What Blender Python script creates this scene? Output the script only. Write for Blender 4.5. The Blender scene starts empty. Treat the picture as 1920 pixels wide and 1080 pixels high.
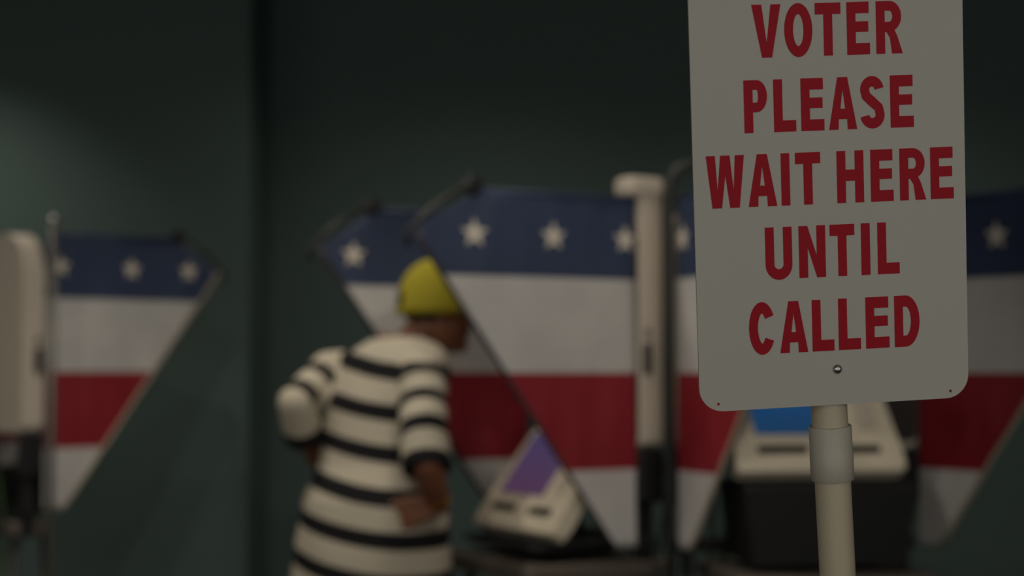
import bpy, bmesh, math, random
from mathutils import Vector, Matrix, Euler, noise

random.seed(7)
SC = bpy.context.scene
COL = SC.collection
PI = math.pi
R = math.radians

# ------------------------------------------------------------------ camera, world, light, exposure
CAM_H, FPX, PITCH = 1.25, 3150.0, math.atan(150 / 3150.0)
cd = bpy.data.cameras.new('camera')
cd.sensor_width = 36.0
cd.lens = 36.0 * FPX / 1920.0
cd.clip_start = 0.05
cd.dof.use_dof = True
cd.dof.focus_distance = 1.87
cd.dof.aperture_fstop = 2.45
cam = bpy.data.objects.new('camera', cd)
cam.location = (0, 0, CAM_H)
cam.rotation_euler = (PI / 2 + PITCH, 0, 0)
COL.objects.link(cam)
SC.camera = cam

world = bpy.data.worlds.new('world')
SC.world = world
world.use_nodes = True
wb = world.node_tree.nodes['Background']
wb.inputs[0].default_value = (1.0, 0.97, 0.91, 1)
wb.inputs[1].default_value = 0.60

SC.view_settings.view_transform = 'Standard'
SC.view_settings.look = 'None'
SC.view_settings.exposure = 0.0
SC.view_settings.gamma = 1.0
SC.view_settings.use_curve_mapping = False

# recessed ceiling downlights: x, y, watts, cone degrees, blend, aim point (None = straight down)
CEIL = 3.0
DOWNLIGHTS = [
    (-2.25, 6.20, 42, 104, 0.9, None),
    (-0.05, 4.10, 24, 74, 0.5, None),
    (0.90, 2.40, 40, 66, 0.7, (-0.32, 4.7, 1.20)),
    (-0.85, 2.30, 40, 62, 0.7, (-0.25, 4.8, 1.15)),
    (-2.75, 3.95, 46, 146, 0.6, None),
    (-1.05, 4.40, 46, 118, 0.7, None),
    (1.60, 6.25, 26, 142, 0.9, None),
    (-0.10, 6.25, 22, 142, 0.9, None),
    (0.95, 0.30, 5, 130, 0.9, None),
]

# ------------------------------------------------------------------ helpers
def lin(c):
    out = []
    for v in c:
        v /= 255.0
        out.append(v / 12.92 if v <= 0.04045 else ((v + 0.055) / 1.055) ** 2.4)
    return (out[0], out[1], out[2], 1.0)

def mat(name, rgb, rough=0.6, var=0.08, scale=30.0, bump=0.0, bscale=200.0, metal=0.0, spec=0.5):
    m = bpy.data.materials.new(name)
    m.use_nodes = True
    nt = m.node_tree
    b = nt.nodes['Principled BSDF']
    b.inputs['Roughness'].default_value = rough
    b.inputs['Metallic'].default_value = metal
    b.inputs['Specular IOR Level'].default_value = spec
    tc = nt.nodes.new('ShaderNodeTexCoord')
    ns = nt.nodes.new('ShaderNodeTexNoise')
    ns.inputs['Scale'].default_value = scale
    ns.inputs['Detail'].default_value = 4.0
    nt.links.new(tc.outputs['Object'], ns.inputs['Vector'])
    mx = nt.nodes.new('ShaderNodeMix')
    mx.data_type = 'RGBA'
    c = lin(rgb)
    mx.inputs[6].default_value = tuple(v * (1 - var) for v in c[:3]) + (1,)
    mx.inputs[7].default_value = tuple(min(1, v * (1 + var)) for v in c[:3]) + (1,)
    nt.links.new(ns.outputs['Fac'], mx.inputs[0])
    nt.links.new(mx.outputs[2], b.inputs['Base Color'])
    if bump:
        n2 = nt.nodes.new('ShaderNodeTexNoise')
        n2.inputs['Scale'].default_value = bscale
        nt.links.new(tc.outputs['Object'], n2.inputs['Vector'])
        bp = nt.nodes.new('ShaderNodeBump')
        bp.inputs['Strength'].default_value = bump
        bp.inputs['Distance'].default_value = 0.002
        nt.links.new(n2.outputs['Fac'], bp.inputs['Height'])
        nt.links.new(bp.outputs['Normal'], b.inputs['Normal'])
    return m

def flag_mat():
    m = mat('flag_vinyl', (255, 255, 255), 0.55, 0.0)
    nt = m.node_tree
    b = nt.nodes['Principled BSDF']
    tc = nt.nodes.new('ShaderNodeTexCoord')
    sx = nt.nodes.new('ShaderNodeSeparateXYZ')
    nt.links.new(tc.outputs['Object'], sx.inputs[0])
    mr = nt.nodes.new('ShaderNodeMapRange')
    mr.inputs[1].default_value = 0.7
    mr.inputs[2].default_value = 1.8
    nt.links.new(sx.outputs['Z'], mr.inputs[0])
    cr = nt.nodes.new('ShaderNodeValToRGB')
    cr.color_ramp.interpolation = 'CONSTANT'
    el = cr.color_ramp.elements
    def pos(z): return (z - 0.7) / 1.1
    white = lin((206, 203, 199)); red = lin((148, 30, 42)); blue = lin((54, 67, 96))
    el[0].position = 0.0; el[0].color = white
    el[1].position = pos(0.973); el[1].color = red
    e = el.new(pos(1.236)); e.color = white
    e = el.new(pos(1.487)); e.color = blue
    nt.links.new(mr.outputs[0], cr.inputs[0])
    ns = nt.nodes.new('ShaderNodeTexNoise')
    ns.inputs['Scale'].default_value = 9.0
    nt.links.new(tc.outputs['Object'], ns.inputs['Vector'])
    mr2 = nt.nodes.new('ShaderNodeMapRange')
    mr2.inputs[3].default_value = 0.85
    mr2.inputs[4].default_value = 1.1
    nt.links.new(ns.outputs['Fac'], mr2.inputs[0])
    mx = nt.nodes.new('ShaderNodeMix')
    mx.data_type = 'RGBA'; mx.blend_type = 'MULTIPLY'
    mx.inputs[0].default_value = 1.0
    nt.links.new(cr.outputs[0], mx.inputs[6])
    nt.links.new(mr2.outputs[0], mx.inputs[7])
    nt.links.new(mx.outputs[2], b.inputs['Base Color'])
    return m

def stripe_mat():
    m = mat('striped_cotton', (255, 255, 255), 0.9, 0.0, bump=0.3, bscale=300, spec=0.2)
    nt = m.node_tree
    b = nt.nodes['Principled BSDF']
    at = nt.nodes.new('ShaderNodeAttribute')
    at.attribute_name = 'stripe'
    fr = nt.nodes.new('ShaderNodeMath'); fr.operation = 'FRACT'
    nt.links.new(at.outputs['Fac'], fr.inputs[0])
    cr = nt.nodes.new('ShaderNodeValToRGB')
    el = cr.color_ramp.elements
    el[0].position = 0.38; el[0].color = lin((26, 26, 28))
    el[1].position = 0.42; el[1].color = lin((190, 181, 162))
    e = el.new(0.96); e.color = lin((190, 181, 162))
    e = el.new(1.0); e.color = lin((26, 26, 28))
    nt.links.new(fr.outputs[0], cr.inputs[0])
    nt.links.new(cr.outputs[0], b.inputs['Base Color'])
    return m

def emit_mat(name, rgb, strength, rgb2=None):
    m = bpy.data.materials.new(name)
    m.use_nodes = True
    nt = m.node_tree
    b = nt.nodes['Principled BSDF']
    b.inputs['Base Color'].default_value = (0.01, 0.01, 0.012, 1)
    b.inputs['Roughness'].default_value = 0.5
    b.inputs['Specular IOR Level'].default_value = 0.15
    tc = nt.nodes.new('ShaderNodeTexCoord')
    gr = nt.nodes.new('ShaderNodeSeparateXYZ')
    nt.links.new(tc.outputs['Generated'], gr.inputs[0])
    mx = nt.nodes.new('ShaderNodeMix'); mx.data_type = 'RGBA'
    mx.inputs[6].default_value = lin(rgb)
    mx.inputs[7].default_value = lin(rgb2 or rgb)
    nt.links.new(gr.outputs['Z'], mx.inputs[0])
    nt.links.new(mx.outputs[2], b.inputs['Emission Color'])
    b.inputs['Emission Strength'].default_value = strength
    return m

M = dict(
    wall=mat('teal_wall_paint', (83, 102, 98), 0.75, 0.03, 4.0, 0.15, 120),
    floor=mat('grey_carpet', (92, 88, 82), 0.95, 0.25, 60, 0.6, 400),
    ceiling=mat('ceiling_paint', (120, 118, 112), 0.9, 0.03, 5),
    base=mat('rubber_baseboard', (40, 42, 42), 0.6, 0.05),
    flag=flag_mat(),
    star=mat('white_star_print', (222, 212, 198), 0.6, 0.04),
    bind_dark=mat('dark_edge_binding', (60, 52, 54), 0.7, 0.05),
    bind_cream=mat('cream_edge_binding', (170, 158, 138), 0.7, 0.05),
    plastic=mat('off_white_plastic', (205, 194, 178), 0.5, 0.04, 12),
    beige=mat('beige_plastic', (226, 214, 190), 0.5, 0.03, 12),
    beige2=mat('beige_shelf_steel', (96, 88, 80), 0.5, 0.05, 12),
    black=mat('black_plastic', (22, 22, 24), 0.6, 0.1),
    dark=mat('dark_lining', (58, 54, 52), 0.9, 0.1),
    metal=mat('grey_tube_metal', (120, 118, 112), 0.4, 0.06, metal=0.7),
    dmetal=mat('dark_tube_metal', (58, 58, 56), 0.45, 0.06, metal=0.4),
    steel=mat('bright_steel', (190, 190, 188), 0.25, 0.05, metal=1.0),
    sign=mat('white_sign_plastic', (200, 197, 186), 0.5, 0.015, 8),
    red=mat('red_vinyl_letter', (178, 20, 40), 0.4, 0.03, 20, spec=0.15),
    pvc=mat('pvc_pipe', (212, 200, 172), 0.4, 0.03, 10),
    pvc2=mat('pvc_coupling', (206, 199, 182), 0.4, 0.03, 10),
    skin=mat('brown_skin', (120, 74, 48), 0.55, 0.1, 25),
    shirt=stripe_mat(),
    trouser=mat('dark_brown_trousers', (58, 46, 38), 0.9, 0.1, 30, 0.3, 300),
    shoe=mat('black_shoe_leather', (24, 22, 22), 0.45, 0.1),
    cap=mat('yellow_cap_cotton', (152, 141, 20), 0.85, 0.06, 30, 0.3, 400),
    hair=mat('black_hair', (20, 17, 15), 0.8, 0.1),
    eye=mat('eye_white', (225, 220, 210), 0.3, 0.02),
    gold=mat('gold_watch', (190, 150, 60), 0.3, 0.05, metal=1.0),
    green=mat('green_cable', (60, 90, 30), 0.5, 0.05),
    screen_blue=emit_mat('blue_screen', (22, 56, 88), 0.9, (22, 70, 120)),
    screen_purple=emit_mat('purple_screen', (84, 56, 84), 0.75, (72, 62, 100)),
)

def link_obj(name, me, m, parent=None):
    o = bpy.data.objects.new(name, me)
    COL.objects.link(o)
    if m is not None:
        me.materials.clear()
        me.materials.append(m)
    if parent is not None:
        o.parent = parent
    return o

def from_bm(name, bm, m, parent=None, smooth=False):
    bmesh.ops.recalc_face_normals(bm, faces=bm.faces[:])
    me = bpy.data.meshes.new(name)
    bm.to_mesh(me)
    bm.free()
    if smooth:
        for p in me.polygons: p.use_smooth = True
    return link_obj(name, me, m, parent)

def tag(o, label, cat, group=None):
    o['label'] = label
    o['category'] = cat
    if group: o['group'] = group
    return o

def structure(o, label=None):
    o['kind'] = 'structure'
    if label: o['label'] = label
    return o

def empty(name, loc=(0, 0, 0), rz=0.0):
    o = bpy.data.objects.new(name, None)
    o.empty_display_size = 0.1
    COL.objects.link(o)
    o.location = loc
    o.rotation_euler = (0, 0, rz)
    return o

def add_box(bm, c, s, bevel=0.0, rot=None, seg=2):
    g = bmesh.ops.create_cube(bm, size=1.0)
    vs = g['verts']
    bmesh.ops.scale(bm, vec=s, verts=vs)
    if bevel > 0:
        es = list({e for v in vs for e in v.link_edges})
        r = bmesh.ops.bevel(bm, geom=es, offset=bevel, segments=seg, affect='EDGES', profile=0.5)
        vs = list({v for f in r['faces'] for v in f.verts} | {v for v in vs if v.is_valid})
    if rot is not None:
        bmesh.ops.rotate(bm, cent=(0, 0, 0), matrix=rot, verts=vs)
    bmesh.ops.translate(bm, vec=c, verts=vs)
    return vs

def box(name, c, s, m, parent=None, bevel=0.0, rot=None):
    bm = bmesh.new()
    add_box(bm, c, s, bevel, rot)
    return from_bm(name, bm, m, parent)

def add_tube(bm, pts, rad, n=12, cap=True):
    pts = [Vector(p) for p in pts]
    rads = rad if isinstance(rad, (list, tuple)) else [rad] * len(pts)
    up = Vector((0, 0, 1))
    rings = []
    prev = None
    for i, p in enumerate(pts):
        if i == 0: t = pts[1] - pts[0]
        elif i == len(pts) - 1: t = pts[-1] - pts[-2]
        else: t = (pts[i + 1] - p).normalized() + (p - pts[i - 1]).normalized()
        t.normalize()
        if prev is None:
            a = t.cross(up) if abs(t.dot(up)) < 0.95 else t.cross(Vector((1, 0, 0)))
        else:
            a = prev - t * prev.dot(t)
        a.normalize()
        prev = a
        b = t.cross(a)
        rings.append([bm.verts.new(p + (a * math.cos(k * 2 * PI / n) + b * math.sin(k * 2 * PI / n)) * rads[i]) for k in range(n)])
    for i in range(len(rings) - 1):
        for k in range(n):
            bm.faces.new((rings[i][k], rings[i][(k + 1) % n], rings[i + 1][(k + 1) % n], rings[i + 1][k]))
    if cap:
        bm.faces.new(rings[0][::-1])
        bm.faces.new(rings[-1])

def tube(name, pts, rad, m, parent=None, n=12):
    bm = bmesh.new()
    add_tube(bm, pts, rad, n)
    o = from_bm(name, bm, m, parent)
    for p in o.data.polygons:
        if len(p.vertices) == 4: p.use_smooth = True
    return o

def rounded_rect(x0, z0, x1, z1, rs, n=8):
    # rs: radii bl, br, tr, tl
    out = []
    for (cx, cz, r, a0) in ((x0 + rs[0], z0 + rs[0], rs[0], 180), (x1 - rs[1], z0 + rs[1], rs[1], 270),
                            (x1 - rs[2], z1 - rs[2], rs[2], 0), (x0 + rs[3], z1 - rs[3], rs[3], 90)):
        if r <= 1e-6:
            out.append((cx, cz)); continue
        for k in range(n + 1):
            a = R(a0 + 90 * k / n)
            out.append((cx + r * math.cos(a), cz + r * math.sin(a)))
    return out

def prism(name, outline, y0, y1, m, parent=None, bevel=0.0):
    # outline in x,z; extruded along y
    bm = bmesh.new()
    a = [bm.verts.new((x, y0, z)) for x, z in outline]
    b = [bm.verts.new((x, y1, z)) for x, z in outline]
    n = len(a)
    f1 = bm.faces.new(a); f2 = bm.faces.new(b[::-1])
    for i in range(n):
        bm.faces.new((a[i], b[i], b[(i + 1) % n], a[(i + 1) % n]))
    if bevel:
        es = [e for e in bm.edges if any(f in (f1, f2) for f in e.link_faces)]
        bmesh.ops.bevel(bm, geom=es, offset=bevel, segments=2, affect='EDGES', profile=0.5)
    return from_bm(name, bm, m, parent)

def bake(o):
    dg = bpy.context.evaluated_depsgraph_get()
    me = bpy.data.meshes.new_from_object(o.evaluated_get(dg))
    return me

def at(u, v, Y):
    """world point on the photograph's sight line through (u, v) at distance Y"""
    a = (u - 960) / FPX; b = (540 - v) / FPX
    cp, sp = math.cos(PITCH), math.sin(PITCH)
    t = Y / (cp - b * sp)
    return Vector((a * t, Y, CAM_H + (sp + b * cp) * t))

# ------------------------------------------------------------------ the room
YL, YM, XC = 6.85, 7.45, -1.075
structure(box('floor', (0.5, 2.85, -0.05), (11.4, 9.7, 0.1), M['floor']), 'grey carpeted floor of the polling room')
structure(box('ceiling', (0.5, 2.85, CEIL + 0.05), (11.4, 9.7, 0.1), M['ceiling']), 'plain painted ceiling above the polling room')
structure(box('wall_left', (-3.05, YL + 0.4, 1.5), (2 * (3.05 + XC), 0.8, 3.0), M['wall'], bevel=0.004), 'teal wall section standing forward with an outer corner')
structure(box('wall_back', (2.50, YM + 0.1, 1.5), (7.15, 0.2, 3.0), M['wall']), 'dark teal back wall set back behind the booths')
structure(box('wall_right', (6.05, 2.77, 1.5), (0.1, 9.54, 3.0), M['wall']), 'teal side wall of the polling room')
structure(box('wall_side', (-5.05, 2.45, 1.5), (0.1, 8.9, 3.0), M['wall']), 'teal side wall beyond the left booth')
structure(box('baseboard_left', (-3.04, YL - 0.006, 0.05), (2 * (3.04 + XC), 0.012, 0.1), M['base']), 'dark rubber baseboard along the forward wall')
structure(box('baseboard_back', (2.45, YM - 0.006, 0.05), (7.0, 0.012, 0.1), M['base']), 'dark rubber baseboard along the back wall')

def downlight(x, y, watts, cone, blend, aim):
    e = empty('ceiling_downlight', (x, y, CEIL))
    bm = bmesh.new()
    n = 24
    ro, ri = 0.09, 0.07
    v = [[bm.verts.new((r * math.cos(k * 2 * PI / n), r * math.sin(k * 2 * PI / n), z)) for k in range(n)] for r, z in ((ro, 0), (ro, -0.008), (ri, -0.008), (ri, 0))]
    for a in range(3):
        for k in range(n):
            bm.faces.new((v[a][k], v[a][(k + 1) % n], v[a + 1][(k + 1) % n], v[a + 1][k]))
    from_bm('trim_ring', bm, M['plastic'], e)
    bm = bmesh.new()
    bmesh.ops.create_circle(bm, cap_ends=True, segments=24, radius=0.069)
    bmesh.ops.translate(bm, vec=(0, 0, -0.003), verts=bm.verts[:])
    from_bm('lens', bm, LENS, e)
    ld = bpy.data.lights.new('downlight_lamp', 'SPOT')
    ld.energy = watts
    ld.color = (1.0, 0.91, 0.79)
    ld.spot_size = R(cone)
    ld.spot_blend = blend
    ld.shadow_soft_size = 0.06
    lo = bpy.data.objects.new('downlight_lamp', ld)
    COL.objects.link(lo)
    lo.parent = e
    lo.location = (0, 0, -0.03)
    if aim:
        lo.rotation_euler = (Vector(aim) - Vector((x, y, CEIL - 0.03))).to_track_quat('-Z', 'Y').to_euler()
    tag(e, 'round recessed downlight in the ceiling of the polling room', 'ceiling light', 'recessed ceiling downlights')

LENS = emit_mat('lamp_lens', (255, 228, 190), 1.0)
for d in DOWNLIGHTS: downlight(*d)

# ------------------------------------------------------------------ voting booths
WL = 0.67
Z_TIP, Z_CH, Z_TOP = 0.765, 1.60, 1.71

def s_max(z):
    if z <= Z_CH: return 0.07 + (z - Z_TIP) / (Z_CH - Z_TIP) * (WL - 0.07)
    return WL - (z - Z_CH) / (Z_TOP - Z_CH) * 0.17

def make_wing(booth, hx, ang, stars, seed, sag=0.0, dark=True):
    """flag-printed privacy wing hinged at x=hx, y=0, turned by ang from straight forward"""
    sa, ca = math.sin(ang), math.cos(ang)
    def disp(s, z):
        return 0.010 * noise.noise(Vector((s * 4 + seed * 7.3, z * 2.2, seed))) * min(1, s / 0.15) + 0.004 * noise.noise(Vector((s * 14, z * 5, seed + 9)))
    def P(s, z, n=0.0):
        d = disp(s, z) + n
        return Vector((hx + s * sa + d * ca, -s * ca + d * sa, z - sag * s))
    zs = []
    nz = 40
    for i in range(nz + 1): zs.append(Z_TIP + (Z_CH - Z_TIP) * i / nz)
    for i in range(1, 7): zs.append(Z_CH + (Z_TOP - Z_CH) * i / 6)
    ns = 24
    bm = bmesh.new()
    lay = []
    for side in (-0.0012, 0.0012):
        lay.append([[bm.verts.new(P(s_max(z) * j / ns, z, side)) for j in range(ns + 1)] for z in zs])
    for L in lay:
        for i in range(len(zs) - 1):
            for j in range(ns):
                bm.faces.new((L[i][j], L[i][j + 1], L[i + 1][j + 1], L[i + 1][j]))
    A, B = lay
    nI = len(zs) - 1
    for j in range(ns):
        bm.faces.new((A[0][j], B[0][j], B[0][j + 1], A[0][j + 1]))
        bm.faces.new((A[nI][j], A[nI][j + 1], B[nI][j + 1], B[nI][j]))
    for i in range(nI):
        bm.faces.new((A[i][0], A[i + 1][0], B[i + 1][0], B[i][0]))
        bm.faces.new((A[i][ns], B[i][ns], B[i + 1][ns], A[i + 1][ns]))
    w = from_bm('wing', bm, M['flag'], booth, smooth=False)
    for p in w.data.polygons:
        if p.area > 1e-5: p.use_smooth = True
    w['label'] = 'flag-printed vinyl privacy wing with stars and stripes'
    # printed stars, visible on both faces
    for s0, z0 in stars:
        bm = bmesh.new()
        la, lb = [], []
        for k in range(10):
            r = 0.040 if k % 2 == 0 else 0.0165
            a = PI / 2 + k * PI / 5
            s, z = s0 + r * math.cos(a), z0 + r * math.sin(a)
            la.append(bm.verts.new(P(s, z, -0.0028))); lb.append(bm.verts.new(P(s, z, 0.0028)))
        ca_ = bm.verts.new(P(s0, z0, -0.0028)); cb_ = bm.verts.new(P(s0, z0, 0.0028))
        for k in range(10):
            q = (k + 1) % 10
            bm.faces.new((ca_, la[k], la[q])); bm.faces.new((cb_, lb[q], lb[k]))
            bm.faces.new((la[k], lb[k], lb[q], la[q]))
        st = from_bm('star', bm, M['star'], w)
        st['label'] = 'white five-pointed star'
    # hem along the slanted edge, tube along the upper corner, clip
    tube('edge_binding', [P(s_max(z), z) for z in zs[0:nz + 1:2]], 0.0065, M['bind_dark' if dark else 'bind_cream'], w, 8)
    p0, p1 = P(WL + 0.006, Z_CH - 0.005), P(WL - 0.166, Z_TOP + 0.010)
    out = (P(WL, Z_CH) - P(WL - 0.1, Z_CH)).normalized()
    tube('corner_rod', [p0 + Vector((0, 0, -0.035)) + out * 0.008, p0 + out * 0.022, p0.lerp(p1, 0.5) + out * 0.022 + Vector((0, 0, 0.012)), p1 + Vector((0, 0, 0.018))], 0.0075, M['dmetal'], w, 10)
    bm = bmesh.new()
    add_box(bm, (0, 0, 0), (0.045, 0.022, 0.05), 0.008)
    c = from_bm('clip', bm, M['black'], w)
    c.matrix_local = Matrix.Translation(p1 + Vector((0, 0, 0.004))) @ Matrix.Rotation(ang + PI / 2, 4, 'Z') @ Matrix.Rotation(R(30), 4, 'Y')
    tube('top_rod', [P(0.0, Z_TOP + 0.004), P(0.25, Z_TOP + 0.004), P(WL - 0.17, Z_TOP + 0.004)], 0.006, M['flag'], w, 8)
    return w

def make_booth(loc, theta, W, angs, stars, case_top, label, poles, bend=False, seeds=(1, 2), dark=(True, True), case_x=0.0, case_w=0.50, near=1, lid_top=1.69, lid_r=0.06, cap=False, deep=1.0):
    b = empty('voting_booth', (loc[0], loc[1], 0), theta)
    tag(b, label, 'voting booth', 'stars and stripes voting booths')
    make_wing(b, W / 2, angs[0], stars[0], seeds[0], 0.0, dark[0])
    make_wing(b, -W / 2, angs[1], stars[1], seeds[1], 0.0, dark[1])
    # upright lid of the carrying case
    lw = W / 2 + 0.005
    lid = prism('lid', rounded_rect(-lw, 1.03, lw, lid_top, (0.03, 0.03, lid_r, lid_r)), 0.008, 0.085, M['plastic'], b, 0.008)
    lid['label'] = 'off-white plastic case lid standing upright'
    prism('lid_lining', rounded_rect(-lw + 0.008, 1.05, lw - 0.008, lid_top - 0.03, (0.02, 0.02, lid_r, lid_r)), 0.002, 0.0085, M['dark'], lid)
    if cap:
        box('corner_post', (near * (lw - 0.03), 0.047, 1.40), (0.07, 0.078, 0.72), M['plastic'], lid, 0.01)
        box('corner_cap', (near * (lw - 0.03), 0.030, 1.748), (0.085, 0.120, 0.058), M['plastic'], lid, 0.016)
    for sx in (-1, 1):
        box('latch', (sx * (lw + 0.004), 0.030, 1.275), (0.012, 0.026, 0.085), M['black'], lid, 0.003)
        box('catch', (sx * (lw + 0.003), 0.032, 1.345), (0.008, 0.018, 0.022), M['metal'], lid, 0.002)
        box('hinge', (sx * (lw - 0.012), 0.048, 0.955), (0.03, 0.085, 0.15), M['black'], b, 0.01)
    # black lower shell, sloped front, and the steel shelf below
    prof = [(0.0, 0.745), (0.0, case_top), (-0.06, case_top), (-0.275, case_top), (-0.285, case_top - 0.012), (-0.255, 0.745)]
    prof = [(y * deep if y < 0 else y, z) for y, z in prof]
    bm = bmesh.new()
    x0, x1 = case_x - case_w / 2, case_x + case_w / 2
    a = [bm.verts.new((x0 + (0.03 if z < 0.76 else 0), y, z)) for y, z in prof]
    c = [bm.verts.new((x1 - (0.03 if z < 0.76 else 0), y, z)) for y, z in prof]
    bm.faces.new(a); bm.faces.new(c[::-1])
    for i in range(len(a)): bm.faces.new((a[i], c[i], c[(i + 1) % len(a)], a[(i + 1) % len(a)]))
    cs = from_bm('case', bm, M['black'], b)
    cs['label'] = 'black lower shell of the case'
    box('shelf', (case_x, -0.14 * deep + 0.04, 0.70), (case_w + 0.06, 0.36 * deep + 0.10, 0.05), M['beige2'], b, 0.012)
    # arms joining shell and lid
    for sx in (-1, 1):
        box('side_arm', (sx * (W / 2 - 0.035), 0.045, 0.86), (0.03, 0.05, 0.36), M['black'], b, 0.006)
    box('cross_bar', (0, 0.045, 0.77), (W, 0.04, 0.04), M['black'], b, 0.006)
    for sx in (-1, 1):
        for (y0, y1) in ((-0.26 * deep, -0.36 * deep), (0.06, 0.12)):
            x_ = sx * (case_w / 2 - 0.02)
            lg = tube('leg', [(case_x + x_, y0, 0.70), (case_x + x_ * 1.12, y1, 0.012)], 0.014, M['dmetal'], b, 10)
            tube('rubber_foot', [(case_x + x_ * 1.12, y1, 0.0), (case_x + x_ * 1.12, y1, 0.03)], 0.019, M['black'], lg, 10)
    for sx in poles:
        xx = sx * (W / 2 + 0.024)
        pts = [(xx, -0.012, 0.0), (xx, -0.012, 0.9), (xx, -0.012, 1.755)]
        if bend:
            pts = [(xx, -0.012, 0.0), (xx, -0.012, 1.70)]
            for k in range(0, 7):
                a_ = R(90 * k / 6)
                pts.append((xx - sx * 0.07 * (1 - math.cos(a_)), -0.012, 1.735 + 0.07 * math.sin(a_)))
            pts.append((-xx * 0.1, -0.012, 1.815))
        tube('pole', pts, 0.0135, M['dmetal'] if bend else M['metal'], b, 12)
        if not bend:
            bm = bmesh.new()
            bmesh.ops.create_uvsphere(bm, u_segments=12, v_segments=8, radius=0.0175)
            bmesh.ops.translate(bm, vec=(xx, -0.012, 1.757), verts=bm.verts[:])
            from_bm('pole_cap', bm, M['steel'], b, True)
    # cables hanging from the shell
    for k, mm in ((0, 'black'), (1, 'green'), (2, 'black')):
        x = near * (W / 2 - 0.08 - 0.05 * k)
        pts = []
        for i in range(17):
            t = i / 16
            pts.append((x + 0.05 * math.sin(5 * t + k), 0.105 + 0.02 * math.sin(7 * t + 2 * k), 0.98 - 0.55 * t + 0.10 * math.sin(PI * t * 2 + k)))
        tube('cable', pts, 0.006, M[mm], b, 8)
    return b

ST = [(0.035, 1.60), (0.265, 1.60), (0.50, 1.60)]

def hinge_to_center(p, theta, W, side):
    return (p[0] - side * W / 2 * math.cos(theta), p[1] - side * W / 2 * math.sin(theta))

thA, WA = R(-61), 0.60
cA = hinge_to_center((0.339, 4.60), thA, WA, +1)
boothA = make_booth(cA, thA, WA, (R(0), R(-5)), (ST, [(0.04, 1.6), (0.30, 1.6), (0.56, 1.58)]), 0.774,
                    'stars and stripes booth facing left, with a purple-screened machine, used by the yellow-capped voter', poles=(), near=1, case_w=0.44, case_x=0.04, cap=True)
thB, WB = R(8), 0.68
cB = hinge_to_center((0.447, 4.55), thB, WB, -1)
boothB = make_booth(cB, thB, WB, (R(29), R(15)), (ST, ST), 0.953,
                    'stars and stripes booth behind the white sign, holding the machine with a blue screen', poles=(-1,), bend=True, seeds=(3, 4), dark=(False, False), near=-1, case_w=0.46)
thD, WD = R(130), 0.62
cD = hinge_to_center((-1.595, 5.75), thD, WD, -1)
boothD = make_booth(cD, thD, WD, (R(0), R(0)), ([(0.05, 1.6), (0.3, 1.6), (0.53, 1.6)], [(0.05, 1.6), (0.32, 1.6), (0.545, 1.6)]), 0.90,
                    'stars and stripes booth at the left edge, showing its rounded white lid', poles=(-1,), seeds=(5, 6), dark=(False, False), near=-1, lid_top=1.715, lid_r=0.14, deep=0.15)

# ------------------------------------------------------------------ touchscreen voting machines
def make_machine(booth, lx, ly, z, yaw, tilt, screen, label, w0=0.46, w1=0.40, hh=0.34):
    p = booth.matrix_basis @ Vector((lx, ly, 0)) if False else Matrix.Rotation(booth.rotation_euler.z, 3, 'Z') @ Vector((lx, ly, 0)) + Vector(booth.location)
    e = empty('voting_machine', (p.x, p.y, z))
    e.rotation_euler = (-(PI / 2 - tilt), 0, yaw)
    tag(e, label, 'voting machine', 'touchscreen voting machines')
    T = 0.05
    # body outline, wider at the foot, rounded corners
    o = [(-w0 / 2 + 0.02, 0), (w0 / 2 - 0.02, 0), (w0 / 2 - 0.006, 0.006), (w0 / 2, 0.02), (w0 / 2 - 0.004, 0.05), (w1 / 2, hh - 0.03), (w1 / 2 - 0.008, hh - 0.008), (w1 / 2 - 0.03, hh),
         (-w1 / 2 + 0.03, hh), (-w1 / 2 + 0.008, hh - 0.008), (-w1 / 2, hh - 0.03), (-w0 / 2 + 0.004, 0.05), (-w0 / 2, 0.02), (-w0 / 2 + 0.006, 0.006)]
    body = prism('body', o, 0.0, T, M['beige'], e, 0.008)
    body['label'] = 'beige plastic tablet body'
    sx0, sx1 = -w1 / 2 + 0.035, w1 / 2 - 0.12
    bm = bmesh.new()
    ob = rounded_rect(sx0 - 0.008, 0.10, sx1 + 0.008, hh - 0.022, (0.006,) * 4, 3)
    prism('bezel', ob, -0.003, 0.004, M['beige'], body, 0.001)
    bm.free()
    scr = prism('screen', rounded_rect(sx0, 0.108, sx1, hh - 0.03, (0.003,) * 4, 2), -0.005, 0.002, M[screen], body)
    for x0, x1 in ((-0.165, -0.03), (0.045, 0.165)):
        prism('slot', rounded_rect(x0, 0.052, x1, 0.076, (0.006,) * 4, 4), -0.0025, 0.004, M['black'], body)
    prism('card_pocket', rounded_rect(w1 / 2 - 0.085, 0.13, w1 / 2 - 0.03, 0.215, (0.008,) * 4, 4), -0.006, 0.004, M['plastic'], body, 0.002)
    D = 0.22 * math.sin(tilt) - T * math.cos(tilt) + 0.031 - 0.002
    for sx in (-0.1, 0.1):
        tube('prop', [(sx, T - 0.004, 0.222), (sx, T + D * math.cos(tilt), 0.22 - D * math.sin(tilt))], 0.008, M['black'], e, 10)
    return e

machA = make_machine(boothA, 0.045, -0.255, 0.805, R(-61), R(54), 'screen_purple', 'beige voting machine with a purple screen, beside the striped-shirt voter')
machB = make_machine(boothB, -0.015, -0.25, 0.985, R(8), R(56), 'screen_blue', 'beige voting machine with a blue screen, below the white sign')

# ------------------------------------------------------------------ sign on its pipe
SIGN_Q = ((0.35630, 1.85580, 1.20979), (0.126355, -0.053612, 0.114831))
SW, SH = 0.305, 0.50

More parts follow.
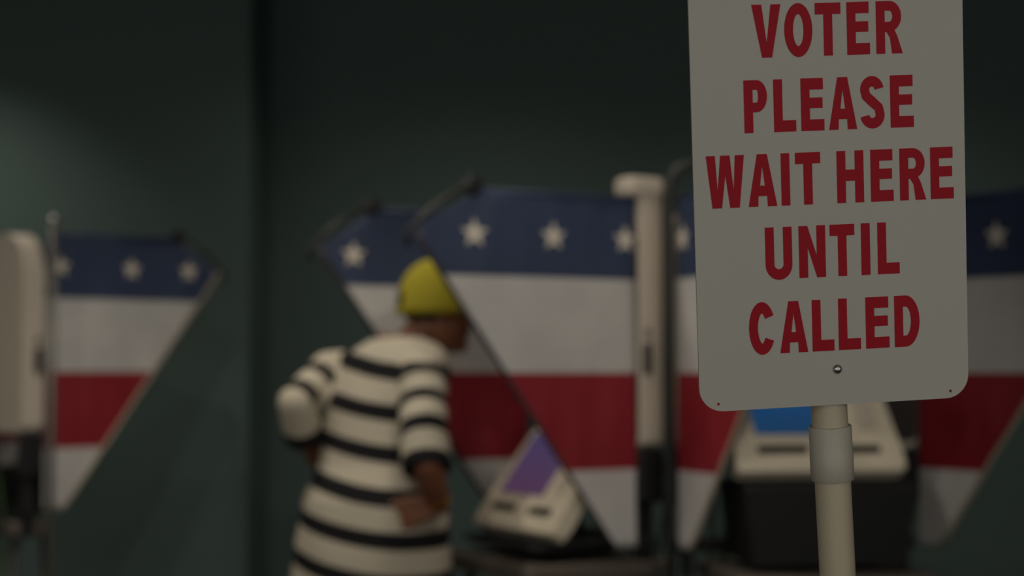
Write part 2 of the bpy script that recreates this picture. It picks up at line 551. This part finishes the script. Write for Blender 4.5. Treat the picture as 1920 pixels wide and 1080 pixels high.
def arc(cx, cz, rx, rz, a0, a1, n=14):
    return [(cx + rx * math.cos(R(a0 + (a1 - a0) * k / n)), cz + rz * math.sin(R(a0 + (a1 - a0) * k / n))) for k in range(n + 1)]

def stroke(path, s, b):
    L, Q = [], []
    n = len(path)
    for i, (x, z) in enumerate(path):
        x0, z0 = path[max(0, i - 1)]; x1, z1 = path[min(n - 1, i + 1)]
        dx, dz = x1 - x0, z1 - z0
        l = math.hypot(dx, dz) or 1
        nx, nz = -dz / l, dx / l
        L.append((x + nx * s / 2, z + nz * b / 2)); Q.append((x - nx * s / 2, z - nz * b / 2))
    return [L + Q[::-1]]

def glyph(ch, w, h, s, b):
    """outlines of a heavy condensed capital in a w x h box; s upright stroke, b level stroke"""
    m = b * 0.92
    if ch == 'I': return [[(0, 0), (w, 0), (w, h), (0, h)]]
    if ch == 'L': return [[(0, 0), (w, 0), (w, b), (s, b), (s, h), (0, h)]]
    if ch == 'T': return [[(w / 2 - s / 2, 0), (w / 2 + s / 2, 0), (w / 2 + s / 2, h - b), (w, h - b), (w, h), (0, h), (0, h - b), (w / 2 - s / 2, h - b)]]
    if ch == 'E':
        c = h * 0.53
        return [[(0, 0), (w, 0), (w, b), (s, b), (s, c - m / 2), (w * 0.94, c - m / 2), (w * 0.94, c + m / 2), (s, c + m / 2), (s, h - b), (w * 0.97, h - b), (w * 0.97, h), (0, h)]]
    if ch == 'H':
        c = h * 0.53
        return [[(0, 0), (s, 0), (s, c - b / 2), (w - s, c - b / 2), (w - s, 0), (w, 0), (w, h), (w - s, h), (w - s, c + b / 2), (s, c + b / 2), (s, h), (0, h)]]
    if ch == 'V':
        t = s * 1.12
        return [[(w / 2 - s * 0.56, 0), (w / 2 + s * 0.56, 0), (w, h), (w - t, h), (w / 2, h * 0.27), (t, h), (0, h)]]
    if ch == 'A':
        t = s * 1.08; a = s * 0.56
        def ix(z): return t + (w / 2 - t) * z / (h * 0.82)
        z1, z2 = h * 0.20, h * 0.40
        return [[(0, 0), (t, 0), (ix(z1) - 0.9 * s * 0.1, z1), (w - ix(z1) + 0.9 * s * 0.1, z1), (w - t, 0), (w, 0), (w / 2 + a, h), (w / 2 - a, h)],
                [(ix(z2), z2), (w / 2, h * 0.77), (w - ix(z2), z2)]]
    if ch == 'W':
        t = s * 1.02
        q = w * 0.27; a = s * 0.55
        return [[(q - a, 0), (q + a * 0.95, 0), (w / 2, h * 0.62), (w - q - a * 0.95, 0), (w - q + a, 0), (w, h), (w - t, h), (w - q - 0.02 * w, h * 0.33), (w / 2 + s * 0.52, h), (w / 2 - s * 0.52, h), (q + 0.02 * w, h * 0.33), (t, h), (0, h)]]
    if ch == 'N':
        return [[(0, 0), (s, 0), (s, h * 0.58), (w - s, 0), (w, 0), (w, h), (w - s, h), (w - s, h * 0.42), (s, h), (0, h)]]
    if ch == 'O':
        return [arc(w / 2, h / 2, w / 2, h / 2 * 1.02, 0, 360, 40)[:-1], arc(w / 2, h / 2, w / 2 - s, h / 2 - b * 0.92, 0, 360, 36)[:-1]]
    if ch == 'U':
        r = w / 2
        rz = h * 0.30
        out = [(0, h)] + arc(r, rz - 0.015 * h, r, rz, 180, 360, 20) + [(w, h), (w - s, h)] + arc(r, rz - 0.015 * h, r - s, rz - b * 0.95, 360, 180, 18) + [(s, h)]
        return [out]
    if ch == 'D':
        k = w * 0.55
        out = [(0, 0), (w - k, 0)] + arc(w - k, h / 2, k, h / 2, -90, 90, 22) + [(0, h)]
        inn = [(s, b), (w - k, b)] + arc(w - k, h / 2, k - s, h / 2 - b, -90, 90, 18) + [(s, h - b)]
        return [out, inn]
    if ch in 'PR':
        zb = h * (0.39 if ch == 'P' else 0.42)
        top = h; bz = (top + zb) / 2; rz = (top - zb) / 2; k = w * 0.45
        wb = w if ch == 'P' else w * 0.96
        bowl = arc(wb - k, bz, k, rz, -90, 90, 18)
        inn = [(s, zb + b * 0.85), (wb - k, zb + b * 0.85)] + arc(wb - k, bz, k - s, rz - b * 0.85, -90, 90, 14) + [(s, top - b * 0.85)]
        if ch == 'P':
            return [[(0, 0), (s, 0), (s, zb)] + bowl + [(0, h)], inn]
        leg = [(s, 0), (s, zb * 0.98), (s + w * 0.06, zb * 0.97), (w * 0.52, zb * 0.72), (w - s * 1.22, 0), (w, 0), (w * 0.80, zb * 0.80), (w * 0.70, zb * 1.06)]
        bb = [q for q in bowl if q[0] > w * 0.70 or q[1] > bz]
        return [[(0, 0)] + leg + bb + [(0, h)], inn]
    if ch == 'C':
        path = arc(w / 2, h / 2, w / 2 - s / 2, h / 2 * 1.02 - b / 2, 32, 328, 40)
        return stroke(path, s, b)
    if ch == 'S':
        rx = w / 2 - s / 2
        z1, z2 = h * 0.735, h * 0.265
        rz1 = h * 1.01 - b / 2 - z1
        path = arc(w / 2 - w * 0.01, z1, rx * 0.95, rz1, 8, 180, 16)
        path += [(w * 0.5 - rx * 0.80, h * 0.625), (w * 0.5, h * 0.51), (w * 0.5 + rx * 0.82, h * 0.395)]
        path += arc(w / 2, z2, rx, z2 + h * 0.01 - b / 2, 0, -172, 16)
        return stroke(path, s * 1.02, b * 0.92)

def curve_mesh(name, outlines, depth):
    cu = bpy.data.curves.new(name, 'CURVE')
    cu.dimensions = '2D'
    cu.fill_mode = 'BOTH'
    cu.extrude = depth / 2
    for ol in outlines:
        sp = cu.splines.new('POLY')
        sp.points.add(len(ol) - 1)
        for q, (x, z) in zip(sp.points, ol): q.co = (x, z, 0, 1)
        sp.use_cyclic_u = True
    o = bpy.data.objects.new(name, cu)
    COL.objects.link(o)
    bpy.context.view_layer.update()
    me = bake(o)
    bpy.data.objects.remove(o)
    bpy.data.curves.remove(cu)
    # lie in x,z with the outer face towards -y
    me.transform(Matrix.Rotation(PI / 2, 4, 'X'))
    me.name = name
    return me

stand = empty('sign_stand', (0, 0, 0))
tag(stand, 'white sign with red capital letters on a leaning plastic pipe', 'sign')
panel_rot = Euler(SIGN_Q[1], 'XYZ').to_matrix()
sign_o = Vector(SIGN_Q[0])
holes = [arc(x, z, 0.0017, 0.0017, 0, 360, 12)[:-1] for x in (-0.1318, 0.1318) for z in (0.008, SH - 0.008)]
pm = curve_mesh('sign_panel', [rounded_rect(-SW / 2, 0, SW / 2, SH, (0.026,) * 4, 10)] + holes, 0.003)
panel = link_obj('sign_panel', pm, M['sign'], stand)
panel['label'] = 'white plastic panel with rounded corners'

# pipe: follows the panel, leaning a touch more, down to the floor
axis_u = panel_rot @ Vector((0.0, 0, 1))
pipe_lx = 0.0005
pt_top = sign_o + panel_rot @ Vector((pipe_lx, 0.026, 0.46))
pt_mid = sign_o + panel_rot @ Vector((0.0, 0.026, -0.005))
pt_mid = at(1555, 775, pt_mid.y)
pb = at(1566.5, 1000, pt_mid.y + 0.0175)
ax = (pt_mid - pb).normalized()
k = pb.z / ax.z
base_p = pb - ax * k
stand.location = (base_p.x, base_p.y, 0)
def loc_(v): return v - Vector((base_p.x, base_p.y, 0))
panel.matrix_local = Matrix.Translation(loc_(sign_o)) @ panel_rot.to_4x4()
tube('pole', [loc_(base_p + ax * 0.03), loc_(pb), loc_(pt_mid), loc_(pt_mid + ax * 0.46)], 0.0201, M['pvc'], stand, 32)
c0, c1 = at(1560, 898, 1.90), at(1557, 797, 1.90)
def on_axis(z): return base_p + ax * (z / ax.z)
q0, q1 = on_axis(c0.z), on_axis(c1.z)
rr = 0.0241
dl = (q1 - q0)
cpl = tube('coupling', [loc_(q0), loc_(q0 + dl * 0.008), loc_(q0 + dl * 0.5), loc_(q0 + dl * 0.508), loc_(q0 + dl * 0.985), loc_(q1)],
           [rr - 0.0008, rr, rr, rr - 0.0003, rr - 0.0003, rr - 0.0012], M['pvc2'], stand, 40)
cpl['label'] = 'pale pipe coupling'
# cross foot made of pipes and fittings
for k in range(4):
    a = PI / 4 + k * PI / 2
    ft = tube('foot_pipe', [(0.02 * math.cos(a), 0.02 * math.sin(a), 0.022), (0.24 * math.cos(a), 0.24 * math.sin(a), 0.022)], 0.0195, M['pvc'], stand, 20)
    tube('end_cap', [(0.22 * math.cos(a), 0.22 * math.sin(a), 0.024), (0.255 * math.cos(a), 0.255 * math.sin(a), 0.024)], 0.0235, M['pvc2'], ft, 20)
tube('foot_cross', [(0, 0, 0.0), (0, 0, 0.05), tuple(loc_(base_p + ax * 0.11))], [0.03, 0.027, 0.0245], M['pvc2'], stand, 24)

# screw heads
for zz in (0.0393, SH - 0.03):
    bm = bmesh.new()
    prof = [(0.0, -0.0042), (0.0022, -0.0041), (0.0042, -0.0031), (0.0053, -0.0012), (0.0055, 0.0)]
    n = 20
    rings = [[bm.verts.new((r * math.cos(t * 2 * PI / n), y, r * math.sin(t * 2 * PI / n))) for t in range(n)] for r, y in prof[1:]]
    cv = bm.verts.new((0, prof[0][1], 0))
    for t in range(n):
        bm.faces.new((cv, rings[0][t], rings[0][(t + 1) % n]))
        for j in range(len(rings) - 1):
            bm.faces.new((rings[j][t], rings[j + 1][t], rings[j + 1][(t + 1) % n], rings[j][(t + 1) % n]))
    s_ = from_bm('screw', bm, M['steel'], panel, True)
    s_['label'] = 'shiny steel screw head'
    s_.location = (0.0027, -0.0015, zz)

ROWS = [
    (381.6, [('V', -83.7, -51.4), ('O', -48.0, -16.7), ('T', -13.6, 15.0), ('E', 21.7, 47.3), ('R', 54.4, 84.0)]),
    (301.3, [('P', -94.6, -68.8), ('L', -61.7, -37.1), ('E', -31.4, -5.6), ('A', -0.5, 31.1), ('S', 35.0, 62.1), ('E', 68.8, 95.1)]),
    (221.5, [('W', -138.3, -96.1), ('A', -92.2, -60.3), ('I', -55.4, -45.7), ('T', -39.5, -11.3), ('H', 7.0, 37.2), ('E', 45.0, 70.7), ('R', 77.9, 107.6), ('E', 112.8, 139.1)]),
    (141.7, [('U', -75.1, -45.1), ('N', -37.5, -7.6), ('T', -2.6, 25.2), ('I', 32.6, 42.7), ('L', 51.2, 75.9)]),
    (60.2, [('C', -95.4, -66.2), ('A', -61.1, -29.6), ('L', -24.6, 0.1), ('L', 5.1, 30.2), ('E', 36.0, 62.8), ('D', 68.7, 97.4)]),
]
for z0, row in ROWS:
    for ch, x0, x1 in row:
        g = glyph(ch, x1 - x0, 56.8, 9.9, 12.4)
        g = [[(x / 1000, z / 1000) for x, z in ol] for ol in g]
        me = curve_mesh('letter', g, 0.0006)
        lo = link_obj('letter', me, M['red'], panel)
        lo.location = (x0 / 1000, -0.0017, z0 / 1000)
        lo['label'] = 'red capital letter ' + ch

# ------------------------------------------------------------------ the voter
def add_ell(bm, c, s, rot=None, seg=20):
    c = Vector(c)
    nv = seg // 2 + 2
    def P(x, y, z):
        q = Vector((x * s[0], y * s[1], z * s[2]))
        return bm.verts.new(c + (rot @ q if rot is not None else q))
    top, bot = P(0, 0, 1), P(0, 0, -1)
    rows = []
    for i in range(1, nv):
        t = PI * i / nv
        rows.append([P(math.sin(t) * math.cos(2 * PI * k / seg), math.sin(t) * math.sin(2 * PI * k / seg), math.cos(t)) for k in range(seg)])
    for k in range(seg):
        q = (k + 1) % seg
        bm.faces.new((top, rows[0][k], rows[0][q]))
        bm.faces.new((bot, rows[-1][q], rows[-1][k]))
        for i in range(len(rows) - 1):
            bm.faces.new((rows[i][k], rows[i + 1][k], rows[i + 1][q], rows[i][q]))

def add_limb(bm, pts, rads, n=16):
    """tapered limb with rounded ends"""
    pts = [Vector(p) for p in pts]
    for i in range(len(pts) - 1):
        add_tube(bm, [pts[i], pts[i + 1]], [rads[i], rads[i + 1]], n)
    for p, r in zip(pts, rads): add_ell(bm, p, (r, r, r), None, 14)

def remesh(bm, voxel, smooth_it, fac=0.5):
    bmesh.ops.recalc_face_normals(bm, faces=bm.faces[:])
    me = bpy.data.meshes.new('tmp')
    bm.to_mesh(me); bm.free()
    o = bpy.data.objects.new('tmp', me)
    COL.objects.link(o)
    md = o.modifiers.new('r', 'REMESH'); md.mode = 'VOXEL'; md.voxel_size = voxel; md.use_smooth_shade = True
    ms = o.modifiers.new('s', 'SMOOTH'); ms.iterations = smooth_it; ms.factor = fac
    bpy.context.view_layer.update()
    out = bake(o)
    bpy.data.objects.remove(o)
    bpy.data.meshes.remove(me)
    for p in out.polygons: p.use_smooth = True
    return out

PHI = R(49)                        # chest faces right and away
FWD = Vector((math.sin(PHI), math.cos(PHI), 0))
RGT = Vector((math.cos(PHI), -math.sin(PHI), 0))
UP = Vector((0, 0, 1))

hipc = at(697, 965, 4.66)
pel = Vector((hipc.x, hipc.y, 0.86))
waist = at(712, 870, 4.68)
chest = at(722, 755, 4.70)
neckb = at(752, 634, 4.72)
shR, shL = at(792, 700, 4.56), at(640, 694, 4.84)
elR = at(800, 872, 4.40)
wrR = at(826, 945, 4.47)
elL = at(548, 756, 4.62)
wrL = at(606, 880, 4.80)
headc = at(820, 572, 4.735)
HYAW, HPITCH = R(72), R(-1)
HFWD = Vector((math.sin(HYAW) * math.cos(HPITCH), math.cos(HYAW) * math.cos(HPITCH), -math.sin(HPITCH)))
HRGT = Vector((math.cos(HYAW), -math.sin(HYAW), 0))
HUP = HRGT.cross(HFWD)
HM = Matrix((HRGT, HFWD, HUP)).transposed()      # head local: x right, y forward, z up

def hp(x, y, z): return headc + HM @ Vector((x, y, z))

bm = bmesh.new()
# legs and feet
for sgn in (1, -1):
    hj = pel + RGT * (0.095 * sgn) - UP * 0.03
    kn = hj + FWD * 0.04 + RGT * (0.02 * sgn); kn.z = 0.47
    an = kn - FWD * 0.05 + RGT * (0.01 * sgn); an.z = 0.09
    add_limb(bm, [hj, kn.lerp(hj, 0.5), kn, an.lerp(kn, 0.65), an], [0.085, 0.074, 0.056, 0.056, 0.038])
    add_limb(bm, [an - UP * 0.03 - FWD * 0.03, an - UP * 0.045 + FWD * 0.08, an - UP * 0.06 + FWD * 0.16], [0.042, 0.036, 0.028])
# trunk
trm = Matrix((RGT, FWD, UP)).transposed()
add_ell(bm, pel, (0.165, 0.12, 0.11), trm)
add_ell(bm, waist, (0.145, 0.105, 0.14), trm)
add_ell(bm, chest, (0.165, 0.115, 0.16), trm)
add_ell(bm, chest.lerp(neckb, 0.4), (0.14, 0.085, 0.08), trm)
add_tube(bm, [pel, waist, chest, neckb], [0.11, 0.105, 0.11, 0.06], 16)
# neck and head
add_limb(bm, [at(772, 655, 4.72), hp(0, -0.030, -0.06)], [0.056, 0.054])
add_ell(bm, hp(0, -0.005, 0.03), (0.074, 0.096, 0.092), HM)
add_ell(bm, hp(0, 0.016, -0.055), (0.065, 0.076, 0.086), HM)
add_ell(bm, hp(0, 0.062, -0.112), (0.032, 0.027, 0.024), HM)
add_limb(bm, [hp(0, 0.088, 0.012), hp(0, 0.112, -0.028)], [0.009, 0.0135])
for sgn in (1, -1):
    add_ell(bm, hp(0.011 * sgn, 0.103, -0.032), (0.009, 0.010, 0.008), HM)
    add_ell(bm, hp(0.032 * sgn, 0.080, 0.018), (0.026, 0.012, 0.009), HM)      # brow
    add_ell(bm, hp(0.040 * sgn, 0.066, -0.022), (0.022, 0.018, 0.018), HM)     # cheek
    add_ell(bm, hp(0.076 * sgn, -0.004, -0.012), (0.007, 0.019, 0.033), HM)    # ear
    add_ell(bm, hp(0.081 * sgn, -0.012, 0.000), (0.005, 0.014, 0.020), HM)
add_ell(bm, hp(0, 0.089, -0.066), (0.024, 0.010, 0.0065), HM)
add_ell(bm, hp(0, 0.087, -0.080), (0.021, 0.010, 0.0065), HM)
# arms
for sh, el, wr in ((shR, elR, wrR), (shL, elL, wrL)):
    add_limb(bm, [sh - UP * 0.015, sh.lerp(el, 0.5), el, el.lerp(wr, 0.35), wr], [0.040, 0.043, 0.040, 0.040, 0.026])
    add_limb(bm, [sh - UP * 0.015, chest.lerp(neckb, 0.3)], [0.036, 0.05])
# hands: palms on the hips, five fingers each
def hand(bm, wr, d_palm, d_side, d_thumb, curl):
    d = d_palm.normalized(); s = (d_side - d * d_side.dot(d)).normalized()
    pc = wr + d * 0.05
    for k in range(4):
        add_limb(bm, [wr + s * (0.012 - 0.008 * k), wr + d * 0.085 + s * (0.030 - 0.020 * k)], [0.017, 0.0125], 10)
    for k in range(4):
        L = (0.070, 0.078, 0.072, 0.056)[k]
        b0 = wr + d * 0.088 + s * (0.030 - 0.021 * k)
        dd = (d + s * (0.10 - 0.09 * k)).normalized()
        p1 = b0 + dd * L * 0.45
        p2 = p1 + (dd + curl * 0.45).normalized() * L * 0.32
        p3 = p2 + (dd + curl * 0.9).normalized() * L * 0.26
        add_limb(bm, [b0, p1, p2, p3], [0.0100, 0.0092, 0.0085, 0.0074], 10)
    t0 = wr + d * 0.03 + s * 0.018
    td = d_thumb.normalized()
    t1 = t0 + td * 0.036
    t2 = t1 + (td + d * 0.5).normalized() * 0.032
    t3 = t2 + (td * 0.5 + d).normalized() * 0.024
    add_limb(bm, [t0, t1, t2, t3], [0.0155, 0.0125, 0.0105, 0.0085], 10)
handR_t = at(738, 968, 4.46)
hand(bm, wrR, (handR_t - wrR), Vector((0, 0, 1)), Vector((-0.2, 0.2, 1)), Vector((0, 0.35, -0.3)))
hand(bm, wrL, Vector((0.35, 0.25, -0.8)), Vector((0.7, 0.5, 0.3)), Vector((0.7, 0.6, 0.1)), Vector((0.3, -0.2, 0)))
body = link_obj('person', remesh(bm, 0.0055, 3), M['skin'])
tag(body, 'voter in a yellow cap and black and white striped shirt leaning into the booth', 'person')

# eyes
for sgn in (1, -1):
    bm = bmesh.new()
    add_ell(bm, hp(0.031 * sgn, 0.079, 0.001), (0.0125, 0.010, 0.0085), HM, 14)
    from_bm('eye', bm, M['eye'], body, True)
# short hair under the cap at the nape
bm = bmesh.new()
add_ell(bm, hp(0, -0.022, 0.002), (0.0765, 0.084, 0.066), HM, 28)
from_bm('hair', bm, M['hair'], body, True)

# striped shirt: lofted trunk with sleeves, one surface
stations = [  # centre, half width across, half depth
    (pel + Vector((-0.002, 0.0, -0.235)), 0.242, 0.200),
    (pel + Vector((0.0, 0.0, -0.10)), 0.232, 0.190),
    (pel + Vector((0.005, 0.0, 0.03)), 0.215, 0.172),
    (waist, 0.192, 0.150),
    (waist.lerp(chest, 0.5), 0.184, 0.145),
    (chest, 0.184, 0.142),
    (chest.lerp(neckb, 0.45), 0.190, 0.130),
    (chest.lerp(neckb, 0.75), 0.163, 0.114),
    (chest.lerp(neckb, 0.90), 0.120, 0.096),
    (neckb + Vector((-0.006, 0, 0.002)), 0.078, 0.074),
]
bm = bmesh.new()
N = 36
rings = []
for c, a, b in stations:
    ring = []
    for k in range(N):
        t = 2 * PI * k / N
        ca, sa_ = math.cos(t), math.sin(t)
        ex = lambda v: math.copysign(abs(v) ** 0.85, v)
        ring.append(bm.verts.new(c + RGT * (a * ex(ca)) + FWD * (b * ex(sa_))))
    rings.append(ring)
for i in range(len(rings) - 1):
    for k in range(N):
        bm.faces.new((rings[i][k], rings[i][(k + 1) % N], rings[i + 1][(k + 1) % N], rings[i + 1][k]))
bm.faces.new(rings[0][::-1]); bm.faces.new(rings[-1])
slR_end = elR.lerp(wrR, 0.10) + Vector((0, 0, -0.005))
sleeveR = [shR + Vector((-0.03, 0.02, 0.012)), shR + Vector((0.0, 0, -0.03)), shR.lerp(elR, 0.55), slR_end]
slL_end = elL.lerp(wrL, 0.42) + Vector((-0.005, 0, -0.02))
sleeveL = [shL + Vector((0.03, -0.02, 0.004)), shL + Vector((-0.03, -0.02, -0.01)), elL + Vector((0.012, 0, 0.0)), slL_end]
add_ell(bm, sleeveR[1] + Vector((0, 0, 0.012)), (0.072,) * 3); add_ell(bm, sleeveL[1], (0.066,) * 3); add_ell(bm, sleeveL[2], (0.053,) * 3)
add_tube(bm, sleeveR, [0.06, 0.068, 0.066, 0.066], 20)
add_tube(bm, sleeveL[:3], [0.066, 0.064, 0.052], 20)
add_tube(bm, sleeveL[2:], [0.052, 0.056], 20)
me = remesh(bm, 0.007, 4)
# folds, then the stripe coordinate of the knit: rings around trunk and sleeves
def seg_t(p, a, b):
    d = b - a
    return max(0.0, min(1.0, (p - a).dot(d) / d.length_squared))
def seg_d(p, a, b):
    return (p - (a + (b - a) * seg_t(p, a, b))).length
def knots(t, ks):
    i = 0
    while i < len(ks) - 2 and t > ks[i + 1][0]: i += 1
    (a, u), (b, w) = ks[i], ks[i + 1]
    return u + (w - u) * (t - a) / (b - a)
nor = [v.normal.copy() for v in me.vertices]
TILT = (RGT * 0.16)      # stripes drop towards his right side
axR = (sleeveR[3] - sleeveR[1]).normalized(); lenR = (sleeveR[3] - sleeveR[1]).length
ax1 = sleeveL[2] - sleeveL[1]; ax2 = sleeveL[3] - sleeveL[2]
l1, l2 = ax1.length, ax2.length
ax1.normalize(); ax2.normalize()
def region(p):
    """which knitted panel a point belongs to: trunk, right sleeve, left upper or lower sleeve"""
    dR = min(seg_d(p, sleeveR[k], sleeveR[k + 1]) for k in (1, 2)) - 0.066
    dL = min(seg_d(p, sleeveL[k], sleeveL[k + 1]) for k in (1, 2)) - 0.060
    j = 0
    while j < len(stations) - 2 and p.z > stations[j + 1][0].z: j += 1
    (c0, a0, b0), (c1_, a1, b1) = stations[j], stations[j + 1]
    f = max(0.0, min(1.0, (p.z - c0.z) / (c1_.z - c0.z)))
    q = p - c0.lerp(c1_, f)
    dT = (math.hypot(q.dot(RGT) / (a0 + (a1 - a0) * f), q.dot(FWD) / (b0 + (b1 - b0) * f)) - 1) * 0.15
    if dR < dT - 0.004 and dR < dL and p.z < shR.z + 0.03: return 1
    if dL < dT - 0.004 and dL < dR:
        return 3 if (p - sleeveL[2]).dot(ax2) > 0 and (p - sleeveL[1]).dot(ax1) > 0.5 * l1 else 2
    return 0
def stripe(p, r):
    if r == 1: return knots((p - sleeveR[1]).dot(axR), [(-0.01, 0.2), (0.27 * lenR, 1.2), (0.60 * lenR, 2.2), (0.97 * lenR, 3.2)])
    if r == 2: return min(knots((p - sleeveL[1]).dot(ax1), [(0.40 * l1, 0.2), (0.92 * l1, 1.2), (1.45 * l1, 2.2)]), 1.9)
    if r == 3: return max(1.45, 1.45 + 0.85 * (p - sleeveL[2]).dot(ax2) / l2)
    return (p.z + (p - pel).dot(TILT) - 0.697) / 0.1085
cos_ = [v.co.copy() for v in me.vertices]
vals = [0.0] * len(me.loops)
for pl in me.polygons:
    r = region(pl.center)
    for li in pl.loop_indices: vals[li] = 20.0 + stripe(cos_[me.loops[li].vertex_index], r)
new_co = []
for p, n_ in zip(cos_, nor):
    new_co.extend(p + n_ * (0.007 * noise.noise(Vector((p.x * 9, p.y * 9, p.z * 3.0)))))
me.vertices.foreach_set('co', new_co)
at_ = me.attributes.new('stripe', 'FLOAT', 'CORNER')
at_.data.foreach_set('value', vals)
me.update()
shirt = link_obj('shirt', me, M['shirt'], body)
shirt['label'] = 'black and cream striped short-sleeved shirt'

# trousers
bm = bmesh.new()
add_ell(bm, pel - UP * 0.06 - FWD * 0.02, (0.185, 0.165, 0.14), trm)
for sgn in (1, -1):
    hj = pel + RGT * (0.10 * sgn) - UP * 0.10
    kn = pel + RGT * (0.115 * sgn) + FWD * 0.04; kn.z = 0.47
    an = pel + RGT * (0.125 * sgn) - FWD * 0.01; an.z = 0.075
    add_limb(bm, [hj, kn], [0.108, 0.085])
    add_tube(bm, [kn, an], [0.085, 0.078], 20)
link_obj('trousers', remesh(bm, 0.009, 4), M['trouser'], body)
for sgn in (1, -1):
    an = pel + RGT * (0.125 * sgn) - FWD * 0.01
    bm = bmesh.new()
    rr_ = trm
    for c, s in ((an - FWD * 0.03, (0.048, 0.065, 0.075)), (an + FWD * 0.09, (0.052, 0.10, 0.055)), (an + FWD * 0.15, (0.048, 0.07, 0.045))):
        p = Vector(c); p.z = 0.035
        add_ell(bm, p, s, rr_)
    r_ = bmesh.ops.bisect_plane(bm, geom=bm.verts[:] + bm.edges[:] + bm.faces[:], plane_co=(0, 0, 0.001), plane_no=(0, 0, -1), clear_outer=True)
    bmesh.ops.holes_fill(bm, edges=bm.edges[:])
    from_bm('shoe', bm, M['shoe'], body, True)

# cap: crown with an open notch and strap behind, brim, button
bm = bmesh.new()
CS = Vector((0.087, 0.112, 0.128))
z_rim = -0.002
NU, NV = 48, 14
grid = []
for i in range(NV + 1):
    row = []
    zz = i / NV
    for k in range(NU):
        a = 2 * PI * k / NU
        el = zz * PI / 2
        r = math.cos(el) ** 0.85 if zz < 1 else 0.0
        seam = 1.0 - 0.012 * max(0, math.cos(6 * (a - PI / 2)) - 0.93) / 0.07
        x = CS.x * r * math.cos(a) * seam
        y = CS.y * r * math.sin(a) * seam - 0.008
        z = -0.012 + CS.z * 1.1 * math.sin(el) - 0.014 * (1 - zz)
        row.append(bm.verts.new(hp(x, y, z)))
    grid.append(row)
for i in range(NV):
    for k in range(NU):
        a = 2 * PI * (k + 0.5) / NU
        da = abs((a - 1.5 * PI + PI) % (2 * PI) - PI)
        if (da / 0.40) ** 2 + (((i + 0.5) / NV - 0.10) / 0.22) ** 2 < 1 and i > 0: continue     # opening at the back
        if i == NV - 1:
            pass
        bm.faces.new((grid[i][k], grid[i][(k + 1) % NU], grid[i + 1][(k + 1) % NU], grid[i + 1][k]))
bmesh.ops.remove_doubles(bm, verts=bm.verts[:], dist=0.0002)
loose = [v for v in bm.verts if not v.link_faces]
bmesh.ops.delete(bm, geom=loose, context='VERTS')
crown = from_bm('cap', bm, M['cap'], body, True)
crown['label'] = 'bright yellow baseball cap'
sd = crown.modifiers.new('thick', 'SOLIDIFY'); sd.thickness = 0.003; sd.offset = 0
bm = bmesh.new()
lay = []
for dz in (0.0, 0.004):
    g = []
    for i in range(7):
        row = []
        for k in range(17):
            a = R(25 + 130 * k / 16)
            rad = 1.0 + (0.72 * math.sin(R(180 * k / 16)) ** 0.6) * i / 6
            row.append(bm.verts.new(hp(CS.x * math.cos(a) * (1 + 0.1 * i / 6), CS.y * math.sin(a) * rad, 0.004 + dz - 0.026 * abs(math.cos(a)) ** 2 * i / 6 + 0.012 * i / 6)))
        g.append(row)
    lay.append(g)
for g in lay:
    for i in range(6):
        for k in range(16): bm.faces.new((g[i][k], g[i][k + 1], g[i + 1][k + 1], g[i + 1][k]))
A_, B_ = lay
for k in range(16):
    bm.faces.new((A_[6][k], B_[6][k], B_[6][k + 1], A_[6][k + 1])); bm.faces.new((A_[0][k], A_[0][k + 1], B_[0][k + 1], B_[0][k]))
for i in range(6):
    bm.faces.new((A_[i][0], B_[i][0], B_[i + 1][0], A_[i + 1][0])); bm.faces.new((A_[i][16], A_[i + 1][16], B_[i + 1][16], B_[i][16]))
from_bm('brim', bm, M['cap'], crown, True)
bm = bmesh.new()
add_ell(bm, hp(0, -0.008, 0.130), (0.009, 0.009, 0.005), HM, 12)
from_bm('button', bm, M['cap'], crown, True)
# wrist watch on his right wrist
bm = bmesh.new()
dw = (wrR - elR).normalized()
add_tube(bm, [wrR - dw * 0.022, wrR - dw * 0.010], [0.0315, 0.031], 20)
w_ = from_bm('watch', bm, M['gold'], body)
w_['label'] = 'gold wrist watch'
